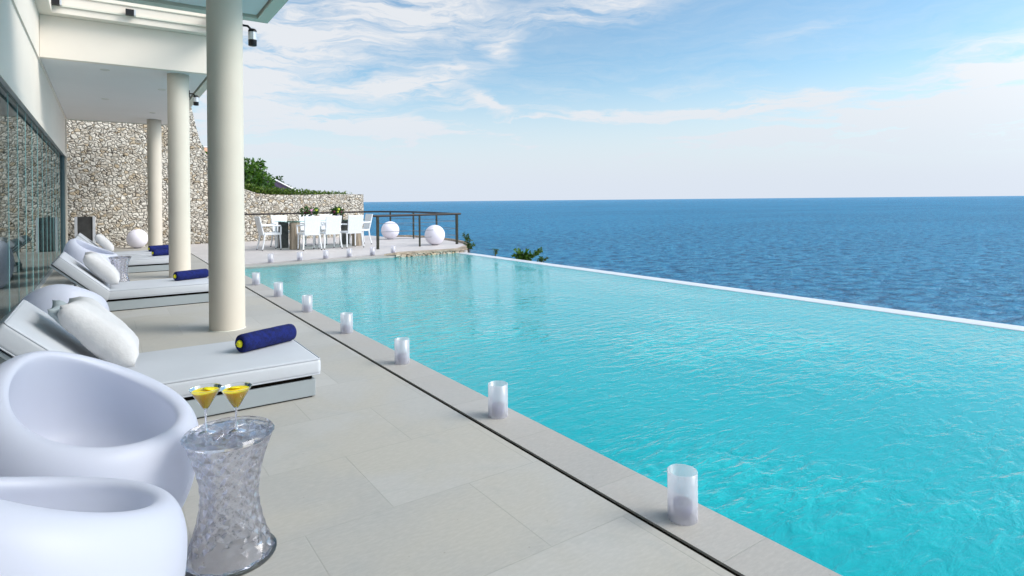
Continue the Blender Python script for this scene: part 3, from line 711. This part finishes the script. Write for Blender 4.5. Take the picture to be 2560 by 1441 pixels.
# ---------------------------------------------------------------- loungers
def pillow_mesh(w_, h_, t_, n=22, seed=0, pinch=0.12):
    bm = bmesh.new(); g = {}
    for s in (1, -1):
        for i in range(n + 1):
            for j in range(n + 1):
                u = -1 + 2 * i / n; v = -1 + 2 * j / n
                edge = (1 - u ** 4) * (1 - v ** 4)
                th = t_ / 2 * max(0, edge) ** 0.42
                k = 1 - pinch * ((1 - abs(v)) * abs(u) ** 3 * 0 + 0)
                x = u * w_ / 2 * (1 - pinch * (1 - v * v) * u * u * .8); z = v * h_ / 2 * (1 - pinch * (1 - u * u) * v * v * .8)
                wr = noise.noise(Vector((u * 2.2 + seed, v * 2.2, s * 1.7))) * 0.012 + noise.noise(Vector((u * 6 + seed, v * 5, s * 2.7))) * 0.006
                key = (i, j) if (i in (0, n) or j in (0, n)) else (i, j, s)
                if key not in g: g[key] = bm.verts.new((x, s * (th + wr * min(1, edge * 3)), z))
        def G(i, j): return g[(i, j)] if (i in (0, n) or j in (0, n)) else g[(i, j, s)]
        for i in range(n):
            for j in range(n):
                f = (G(i, j), G(i + 1, j), G(i + 1, j + 1), G(i, j + 1))
                try: bm.faces.new(f if s == 1 else f[::-1])
                except ValueError: pass
    return bm
LW = 0.90
def make_lounger():
    root = empty('sun_lounger')
    mkbox('base', -0.36, 1.13, 0.02, LW - .02, 0.008, 0.118, M_base, root, bev=0.006)
    mkbox('gap_shade_core', -0.33, 1.11, 0.035, LW - .035, 0.0, 0.14, M_black, root)  # black core painting the shade between base and cushion
    o = mkbox('seat_cushion', 0.02, 1.165, 0.0, LW, 0.142, 0.252, M_cushion, root, bev=0.03, seg=5, smooth=True)
    # reclining back: local box then rotated about the hinge
    bk = mkbox('back_cushion', -0.70, 0.0, 0.0, LW, 0.0, 0.115, M_cushion, root, bev=0.025, seg=5, smooth=True)
    bk.location = (0.015, 0, 0.125); bk.rotation_euler = (0, R(43), 0)
    fr = mkbox('back_frame', -0.70, -0.03, 0.02, LW - .02, -0.03, -0.008, M_base, root, bev=.004); fr.location = (0.015, 0, 0.125); fr.rotation_euler = (0, R(43), 0)
    for yy in (0.1, LW - .1):
        bm = bmesh.new(); tube(bm, [(-0.36, yy, 0.03), (-0.28, yy, 0.36)], 0.012, 6); build('prop', bm, M_alu, root)
    def piping(x0, x1, y0, y1, z, par, q=0.010, rc=0.022):
        bm = bmesh.new(); pts = []
        for (cx, cy, a0) in ((x1 - rc - q, y1 - rc - q, 0), (x0 + rc + q, y1 - rc - q, 90), (x0 + rc + q, y0 + rc + q, 180), (x1 - rc - q, y0 + rc + q, 270)):
            for k in range(5): a = R(a0 + 22.5 * k); pts.append((cx + rc * math.cos(a), cy + rc * math.sin(a), z))
        pts.append(pts[0]); tube(bm, pts, 0.0045, 6); return build('piping', bm, M_piping, par, smooth=True)
    piping(0.02, 1.165, 0.0, LW, 0.2445, o, -0.001 + .007); piping(0.02, 1.165, 0.0, LW, 0.150, o, 0.006)
    piping(-0.70, 0.0, 0.0, LW, 0.1075, bk, 0.006); piping(-0.70, 0.0, 0.0, LW, 0.0075, bk, 0.006)
    return root
proto = make_lounger()
LY = [(3.90, 'nearest white sun lounger with the big navy towel roll at its foot end'), (8.43, 'second white sun lounger, its foot end behind the front column'),
      (12.90, 'third white sun lounger, behind the second column'), (14.38, 'farthest white sun lounger, nearest the stone wall')]
for i, (y, l) in enumerate(LY):
    o = proto if i == 0 else copy_tree(proto)
    o.location = (0, y, 0); tag(o, l, 'sun lounger', 'sun loungers in a row under the roof')
def pillow(x, y, z, rz, tilt, w_, h_, t_, label, mat=M_pillow, seed=0, roll=0):
    bm = pillow_mesh(w_, h_, t_, seed=seed)
    o = build('pillow', bm, mat, smooth=True)
    # pillow stands in its x-z plane, leans back towards -x
    o.matrix_world = Matrix.Translation((x, y, z)) @ Matrix.Rotation(rz, 4, 'Z') @ Matrix.Rotation(tilt, 4, 'X') @ Matrix.Rotation(roll, 4, 'Y')
    tag(o, label, 'pillow', 'pillows on the loungers'); return o
pillow(-0.02, 4.33, 0.51, R(90), R(-42), 0.52, 0.52, 0.19, 'white linen pillow on the nearest lounger, in front of the grey one', seed=1, roll=R(4))
pillow(-0.115, 4.37, 0.545, R(90), R(-46), 0.42, 0.42, 0.08, 'shiny grey pillow corner showing behind the white pillow of the nearest lounger', M_pillowgrey, 5, roll=R(0))
pillow(-0.03, 8.84, 0.49, R(90), R(-42), 0.52, 0.50, 0.18, 'white pillow on the second lounger with a grey back edge', seed=2)
pillow(0.00, 14.8, 0.475, R(90), R(-40), 0.50, 0.46, 0.17, 'white pillow on the farthest lounger before the stone wall', seed=3)
pillow(0.00, 13.35, 0.475, R(90), R(-40), 0.50, 0.46, 0.17, 'white pillow on the third lounger, mostly hidden', seed=4) if False else None
# towels
def make_towel():
    root = empty('rolled_towel')
    bm = bmesh.new(); n = 40; L = 0.43; r = 0.064
    prof = [(0.016, 0.014), (0.03, 0.006), (0.05, 0.0), (r - .004, 0.008), (r, 0.025), (r + .001, L * .5), (r, L - .025), (r - .004, L - .008), (0.045, L), (0.02, L - .006), (0.0, L - .01)]
    fine = []
    for (a, b) in zip(prof, prof[1:]):
        k = max(1, int(abs(b[1] - a[1]) / 0.03))
        for i in range(k): f = i / k; fine.append((a[0] + (b[0] - a[0]) * f, a[1] + (b[1] - a[1]) * f))
    fine.append(prof[-1]); lathe(bm, fine, n, False, False)
    for v in bm.verts:
        x, y, z = v.co
        th = math.atan2(y, x); rr = math.hypot(x, y)
        rr *= 1 + 0.02 * noise.noise(Vector((z * 14, th, 2))) + 0.012 * ((th + math.pi) / (2 * math.pi))
        v.co = Vector((z, rr * math.cos(th), rr * math.sin(th) * 0.97))
    build('towel', bm, M_towel, root, smooth=True)
    bm = bmesh.new()
    for k in range(14):
        a = k * 2.4; rr = 0.004 + 0.0012 * k
        c0 = Vector((-0.004, rr * math.cos(a), rr * math.sin(a)))
        d0 = Vector((0, math.cos(a), math.sin(a)))
        q = Vector((0, -math.sin(a), math.cos(a)))
        v = [bm.verts.new(p_) for p_ in (c0 + Vector((.02, 0, 0)), c0 + q * .006 + Vector((-.005, 0, 0)), c0 + d0 * .005 + Vector((-.012, 0, 0)), c0 - q * .006 + Vector((-.005, 0, 0)))]
        bm.faces.new(v)
    lathe(bm, [(0.0, 0.0), (0.014, 0.004), (0.018, 0.01), (0.014, 0.02)], 14, False, False)
    for v in bm.verts:
        if abs(v.co.z) <= 0.021 and v.co.x > -0.019 and abs(v.co.x) + abs(v.co.y) < 0.04 and v.index == -1: pass
    build('yellow_flower', bm, M_yellow, root)
    # round flower head facing the end
    bm = bmesh.new(); bmesh.ops.create_icosphere(bm, subdivisions=2, radius=0.027)
    for v in bm.verts: v.co.x *= 0.6; v.co *= 1 + 0.12 * noise.noise(v.co * 90)
    build('flower_head', bm, M_yellow, root, smooth=True)
    return root
tw = make_towel()
ZTW = 0.252 + 0.062
for i, (x, y, rz, l) in enumerate(((0.75, 4.36, R(25), 'big navy towel roll with yellow flower on the nearest lounger'), (0.76, 8.92, R(22), 'navy towel roll with yellow flower on the second lounger'),
                                   (0.77, 13.42, R(20), 'nearer of the two small towel rolls beside the second column'), (0.78, 14.78, R(16), 'farther of the two small towel rolls, at the foot of the third column'))):
    o = tw if i == 0 else copy_tree(tw)
    o.location = (x, y, ZTW); o.rotation_euler = (0, 0, rz); tag(o, l, 'towel', 'navy towel rolls on the loungers')

# ---------------------------------------------------------------- bubble armchairs
def chair_mesh():
    bm = bmesh.new(); NP = 72
    cols = []
    for k in range(NP):
        ph = 2 * math.pi * k / NP; b = (1 - math.cos(ph)) / 2      # b = 0 at the open front, 1 at the back
        zr = 0.445 + 0.275 * b ** 1.15
        Rm = 0.375; lean = -0.02 * b; ro = 0.322 - 0.125 * b; seat = 0.30; zb = 0.34
        cc = []
        for s_ in range(12):
            f = s_ / 11; a = f * math.pi / 2
            cc.append((0.20 + (Rm - 0.20) * math.sin(a) ** 0.85, zb * (1 - math.cos(a)) ** 0.8))
        for s_ in range(1, 15):
            a = s_ / 14 * math.pi / 2
            cc.append((ro + (Rm - ro) * math.cos(a) ** 0.9, zb + (zr - zb) * math.sin(a)))
        for s_ in range(1, 5):
            a = s_ / 4 * math.pi / 2
            cc.append((ro - 0.022 * math.sin(a), zr - 0.024 * (1 - math.cos(a))))
        r0 = ro - 0.022; z0 = zr - 0.024
        for s_ in range(1, 12):
            f = s_ / 11
            cc.append((0.15 + (r0 - 0.15) * (1 - f ** (1.15 + 1.1 * b)) + 0.12 * b * math.sin(math.pi * f) ** 0.8, z0 - (z0 - seat) * (1 - (1 - f) ** (1.5 + 0.9 * b))))
        cc.append((0.13, seat - 0.008)); cc.append((0.06, seat - 0.012))
        cols.append([bm.verts.new((r * math.cos(ph) + lean * (z / 0.67) ** 2, r * math.sin(ph), z)) for r, z in cc])
    c = bm.verts.new((0, 0, 0.287)); c2 = bm.verts.new((0, 0, 0.0))
    for k in range(NP):
        a, b = cols[k], cols[(k + 1) % NP]
        for j in range(len(a) - 1): bm.faces.new((a[j], b[j], b[j + 1], a[j + 1]))
        bm.faces.new((a[-1], b[-1], c)); bm.faces.new((b[0], a[0], c2))
    return bm
ac = build('armchair', chair_mesh(), M_poly2, smooth=True, mods=[('SUBSURF', 1)])
CH = [(-0.065, 2.69, -42, 'white moulded tub armchair beside the drinks table, open side turned to the camera'), (-0.19, 1.89, 35, 'nearest white tub armchair, cut off by the bottom left corner'),
      (-0.29, 6.24, 82, 'white tub armchair seen from behind between the first and second loungers'), (-0.18, 11.9, -15, 'white tub armchair between the second and third loungers')]
for i, (x, y, a, l) in enumerate(CH):
    o = ac if i == 0 else ac.copy()
    if i: C.objects.link(o)
    o.location = (x, y, 0); o.rotation_euler = (0, 0, R(a)); o.scale = (0.87,) * 3 if i == 2 else (1, 1, 1); tag(o, l, 'armchair', 'white tub armchairs')

# ---------------------------------------------------------------- faceted acrylic stools
def stool_shell():
    bm = bmesh.new(); NP = 24; NR = 18; H0 = 0.012; H1 = 0.425
    def rad(z):
        t_ = (z - 0.225) / 0.225
        return 0.089 + 0.058 * abs(t_) ** 1.75
    rings = []
    for j in range(NR + 1):
        z = H0 + (H1 - H0) * j / NR; off = 0.5 * (j % 2)
        rings.append([bm.verts.new(((rad(z) + (0.010 if (k + j) % 2 else 0)) * math.cos(2 * math.pi * (k + off) / NP), (rad(z) + (0.010 if (k + j) % 2 else 0)) * math.sin(2 * math.pi * (k + off) / NP), z)) for k in range(NP)])
    for j in range(NR):
        a, b = rings[j], rings[j + 1]
        for k in range(NP):
            k2 = (k + 1) % NP
            if j % 2 == 0: bm.faces.new((a[k], a[k2], b[k])); bm.faces.new((a[k2], b[k2], b[k]))
            else: bm.faces.new((a[k], b[k2], b[k])); bm.faces.new((a[k], a[k2], b[k2]))
    inner = []
    for j in range(NR + 1):
        z = H0 + (H1 - H0) * j / NR; off = 0.5 * ((j + 1) % 2)
        inner.append([bm.verts.new(((rad(z) - 0.007 - (0.004 if (k + j) % 2 else 0)) * math.cos(2 * math.pi * (k + off) / NP), (rad(z) - 0.007 - (0.004 if (k + j) % 2 else 0)) * math.sin(2 * math.pi * (k + off) / NP), z)) for k in range(NP)])
    for j in range(NR):
        a, b = inner[j], inner[j + 1]
        for k in range(NP):
            k2 = (k + 1) % NP
            if j % 2 == 1: bm.faces.new((a[k], b[k], a[k2])); bm.faces.new((a[k2], b[k], b[k2]))
            else: bm.faces.new((a[k], b[k], b[k2])); bm.faces.new((a[k], b[k2], a[k2]))
    for k in range(NP):
        k2 = (k + 1) % NP
        bm.faces.new((rings[0][k], inner[0][k], inner[0][k2], rings[0][k2])); bm.faces.new((rings[-1][k], rings[-1][k2], inner[-1][k2], inner[-1][k]))
    return bm
def stool_disc(z0, z1, bumpy=True):
    bm = bmesh.new(); NP = 24
    rs = [0.0, 0.035, 0.07, 0.105, 0.135, 0.147]
    tops = []
    for i, r in enumerate(rs):
        if r == 0: tops.append([bm.verts.new((0, 0, z1 - 0.002))]); continue
        off = 0.5 * (i % 2)
        tops.append([bm.verts.new((r * math.cos(2 * math.pi * (k + off) / NP), r * math.sin(2 * math.pi * (k + off) / NP), z1 - (0.011 if (i < 5 and (k + i) % 2) else 0) - (0.003 if i == 5 else 0))) for k in range(NP)])
    rim = [bm.verts.new((0.154 * math.cos(2 * math.pi * (k + .5) / NP), 0.154 * math.sin(2 * math.pi * (k + .5) / NP), (z0 + z1) / 2)) for k in range(NP)]
    bot = [bm.verts.new((0.147 * math.cos(2 * math.pi * (k + .5) / NP), 0.147 * math.sin(2 * math.pi * (k + .5) / NP), z0)) for k in range(NP)]
    cb = bm.verts.new((0, 0, z0 + .002))
    for i in range(len(rs) - 1):
        a, b = tops[i], tops[i + 1]
        for k in range(NP):
            k2 = (k + 1) % NP
            if i == 0: bm.faces.new((a[0], b[k], b[k2])); continue
            if i % 2 == 1: bm.faces.new((a[k], b[k], b[(k - 1) % NP] if False else a[k2])); bm.faces.new((a[k2], b[k], b[k2]))
            else: bm.faces.new((a[k], b[k], b[k2])); bm.faces.new((a[k], b[k2], a[k2]))
    for k in range(NP):
        k2 = (k + 1) % NP
        bm.faces.new((tops[-1][k], rim[k], rim[k2], tops[-1][k2])); bm.faces.new((rim[k], bot[k], bot[k2], rim[k2])); bm.faces.new((bot[k], cb, bot[k2]))
    return bm
st = empty('stool_table')
build('faceted_body', stool_shell(), M_acryl, st)
build('tabletop', stool_disc(0.428, 0.452), M_acryl, st)
bm = bmesh.new(); lathe(bm, [(0.142, 0.0), (0.155, 0.0), (0.157, 0.004), (0.157, 0.009), (0.146, 0.0115), (0.142, 0.0)], 40, False, False); build('foot_ring', bm, M_thin, st)
st.location = (0.365, 2.345, 0)
tag(st, 'clear faceted hourglass side table holding the two yellow drinks', 'side table', 'clear faceted side tables')
s2_ = copy_tree(st); s2_.location = (0.20, 11.1, 0); tag(s2_, 'clear faceted side table behind the second lounger by the white pillow', 'side table', 'clear faceted side tables')

# martini glasses
def martini():
    root = empty('cocktail_glass')
    bm = bmesh.new(); lathe(bm, [(0.034, 0.0), (0.035, 0.002), (0.01, 0.006), (0.0045, 0.012), (0.0035, 0.04), (0.0035, 0.075), (0.006, 0.085)], 28, True, False); build('stem', bm, M_acryl, root, smooth=True)
    bm = bmesh.new(); lathe(bm, [(0.004, 0.082), (0.012, 0.090), (0.0525, 0.158), (0.0535, 0.159), (0.0515, 0.158)], 40, False, False); build('bowl', bm, M_thin, root, smooth=True)
    bm = bmesh.new(); lathe(bm, [(0.0, 0.086), (0.009, 0.0895), (0.0450, 0.1490), (0.0, 0.1495)], 40, False, False)
    build('juice', bm, M_juice, root, smooth=False)
    bm = bmesh.new(); lathe(bm, [(0.0, 0.0), (0.014, 0.0015), (0.021, 0.003), (0.017, 0.006), (0.0, 0.0075)], 20, False, False)
    bmesh.ops.transform(bm, matrix=Matrix.Translation((0.012, 0.008, 0.148)) @ Matrix.Rotation(R(14), 4, 'Y'), verts=bm.verts); build('fruit_slice', bm, M_juice, root, smooth=True)
    bm = bmesh.new(); lathe(bm, [(0.0532, 0.1585), (0.0538, 0.1592), (0.0532, 0.1599), (0.0526, 0.1592), (0.0532, 0.1585)], 40, False, False); build('rim', bm, M_frost, root, smooth=True)
    return root
mg = martini(); mg.location = (0.293, 2.365, 0.452); tag(mg, 'left one of the two stemmed glasses of orange drink', 'cocktail glass', 'cocktail glasses on the side table')
m2 = copy_tree(mg); m2.location = (0.385, 2.315, 0.452); m2.rotation_euler = (0, 0, 1.2); tag(m2, 'right one of the two stemmed glasses, overlapping the lounger base', 'cocktail glass', 'cocktail glasses on the side table')

# ---------------------------------------------------------------- frosted candle holders
def candle():
    root = empty('candle_holder')
    bm = bmesh.new(); lathe(bm, [(0.0585, 0.0), (0.0585, 0.19), (0.0565, 0.1905), (0.0555, 0.19), (0.0555, 0.004), (0.0, 0.004)], 40, False, False)
    build('frosted_sleeve', bm, M_frost, root, smooth=False)
    for p_ in root.children[0].data.polygons: p_.use_smooth = True
    bm = bmesh.new(); lathe(bm, [(0.0, 0.006), (0.024, 0.006), (0.030, 0.012), (0.036, 0.028), (0.038, 0.045), (0.036, 0.070), (0.033, 0.060), (0.031, 0.035), (0.0, 0.022)], 28, False, False)
    build('purple_cup', bm, M_purple, root, smooth=True)
    return root
cn = candle()
near_c = [(1.885, 1.56), (1.905, 2.93), (1.92, 4.33), (1.93, 5.65), (1.935, 7.02), (1.935, 8.40), (1.93, 9.80)]
names = ['nearest and largest frosted candle holder on the pool coping', 'second frosted candle holder from the camera on the pool coping', 'third frosted candle holder on the coping, level with the lounger foot',
         'fourth frosted candle holder on the coping, right of the navy towel', 'fifth frosted candle holder along the long coping', 'sixth frosted candle holder along the long coping', 'farthest frosted candle holder on the long coping, next to the front column']
far_c = [(2.89, 13.2), (3.5, 13.24), (4.08, 13.30), (4.65, 13.38), (5.23, 13.44), (5.79, 13.52)]
names2 = ['leftmost small candle holder at the far pool end', 'second small candle holder from the left at the far pool end', 'third small candle holder from the left at the far pool end, before the table', 'fourth small candle holder at the far pool end, in front of the dining chairs',
          'small candle holder at the far pool end left of the thick railing post', 'rightmost small candle holder where the stone edge begins']
for i, ((x, y), l) in enumerate(list(zip(near_c, names)) + list(zip(far_c, names2))):
    o = cn if i == 0 else copy_tree(cn)
    z = 0.0 if i < 7 else 0.004
    o.location = (x, y, z); tag(o, l, 'candle holder', 'frosted candle holders round the pool')

# ---------------------------------------------------------------- dining set
def dchair():
    root = empty('dining_chair')     # faces +y, origin at seat centre on the ground
    mkbox('seat', -0.225, 0.225, -0.20, 0.24, 0.40, 0.455, M_wicker, root, bev=.012)
    bm = bmesh.new()                  # tapered back panel
    a = [(-0.20, -0.20, 0.40), (0.20, -0.20, 0.40), (0.225, -0.31, 0.90), (-0.225, -0.31, 0.90)]
    f1 = [bm.verts.new(p) for p in a]; f2 = [bm.verts.new((x, y - 0.035, z - .01)) for x, y, z in a]
    bm.faces.new(f1); bm.faces.new(f2[::-1])
    for i in range(4): j = (i + 1) % 4; bm.faces.new((f1[i], f1[j], f2[j], f2[i]))
    # skirt below seat at the back
    build('backrest', bm, M_wicker, root, mods=[('BEVEL', .01, 2)])
    for sx in (-1, 1):
        bm = bmesh.new(); tube(bm, [(sx * 0.215, -0.20, 0.42), (sx * 0.225, -0.23, 0.2), (sx * 0.245, -0.27, 0.025)], 0.024, 8, 0.018); l_ = build('leg', bm, M_wicker, root)
        bm = bmesh.new(); lathe(bm, [(0.017, 0), (0.017, 0.026)], 10, c=(sx * 0.245, -0.27, 0)); build('foot_cap', bm, M_rubber, l_)
        bm = bmesh.new(); tube(bm, [(sx * 0.205, 0.20, 0.42), (sx * 0.215, 0.215, 0.025)], 0.024, 8, 0.018); l_ = build('leg', bm, M_wicker, root)
        bm = bmesh.new(); lathe(bm, [(0.017, 0), (0.017, 0.026)], 10, c=(sx * 0.215, 0.215, 0)); build('foot_cap', bm, M_rubber, l_)
        bm = bmesh.new(); tube(bm, [(sx * 0.235, -0.25, 0.66), (sx * 0.25, 0.0, 0.655), (sx * 0.25, 0.2, 0.645), (sx * 0.235, 0.215, 0.60), (sx * 0.225, 0.21, 0.42)], 0.022, 8); build('armrest', bm, M_wicker, root)
    return root
TR = math.atan(SL)
tc = Vector((5.06, 16.95, 0))
def tloc(a, b): return (tc.x + a * math.cos(TR) - b * math.sin(TR), tc.y + a * math.sin(TR) + b * math.cos(TR), 0.004)
dch = dchair()
DCH = [((-0.62, -0.78), 0, 'near side dining chair at the left, its back to the pool'), ((-0.06, -0.80), 0, 'near side dining chair in the middle, its back to the pool'), ((0.56, -0.82), 0, 'near side dining chair at the right, its back to the pool'),
       ((-0.80, 0.80), 180, 'far side dining chair at the left, its back to the stone wall'), ((0.0, 0.80), 180, 'far side dining chair in the middle, behind the flowers'), ((0.62, 0.80), 180, 'far side dining chair at the right, nearly hidden'),
       ((-1.38, 0.02), -90, 'dining chair at the left head of the table, seen from its side'), ((1.22, 0.1), 90, 'dining chair at the right head of the table, past the wall end')]
for i, ((a, b), rz, l) in enumerate(DCH):
    o = dch if i == 0 else copy_tree(dch)
    o.location = tloc(a, b); o.rotation_euler = (0, 0, TR + R(rz)); tag(o, l, 'dining chair', 'white woven dining chairs round the outdoor table')
tb = tag(empty('dining_table', tloc(0, 0), TR), 'outdoor dining table with glass top on thick driftwood legs', 'dining table')
mkbox('tabletop', -1.12, 1.12, -0.52, 0.52, 0.742, 0.760, paneglass('table_glass', (0.55, 0.75, 0.72), 1.2), tb, bev=.003)
for (a, b, m) in ((-0.88, -0.40, M_wood), (-0.92, 0.40, M_darkwood), (0.90, -0.40, M_wood), (0.86, 0.40, M_darkwood)):
    o = mkbox('leg', a - 0.10, a + 0.13, b - 0.09, b + 0.09, 0, 0.738, m, tb, bev=.012)
def bouquet(a, b, label, cols, s):
    p = tloc(a, b); e = tag(empty('flower_vase', (p[0], p[1], 0.766)), label, 'flowers')
    bm = bmesh.new(); lathe(bm, [(0.035, 0), (0.045, 0.02), (0.03, 0.10), (0.036, 0.14)], 16, True, False); build('vase', bm, M_purple, e, smooth=True)
    bm = bmesh.new(); leaves(bm, (0, 0, 0.24), (s, s * .8, 0.10), 170, 0.10); build('foliage', bm, M_leafd, e)
    for (dx, dz, r, m) in cols:
        bm = bmesh.new(); bmesh.ops.create_icosphere(bm, subdivisions=2, radius=r)
        for v in bm.verts: v.co *= 1 + .25 * noise.noise(v.co * 60 + Vector((dx * 50, 0, 0))); v.co += Vector((dx, -0.10, dz))
        build('blossom', bm, m, e)
bouquet(-0.33, -0.05, 'wide flower bouquet with a pink bloom on the dining table', [(0.03, 0.27, 0.05, M_flowerp), (0.03, 0.19, 0.028, M_flowerp), (-0.06, 0.24, 0.05, M_flowerd), (0.16, 0.28, 0.04, M_flowery), (-.14, .22, .035, M_flowerd)], 0.28)
bouquet(0.48, 0.0, 'smaller flower bouquet with a lime green bloom on the dining table', [(0.02, 0.30, 0.04, M_flowery), (0.0, 0.22, 0.035, M_flowery), (-0.1, 0.22, 0.045, M_flowerd), (.1, .22, .04, M_flowerd)], 0.16)

# ---------------------------------------------------------------- rocks in the surf
for (x, y, r, l) in ((150, 270, 7, 'dark rock in the surf left of the bush'), (172, 236, 6, 'low dark rock breaking the surf near the white weir')):
    pass
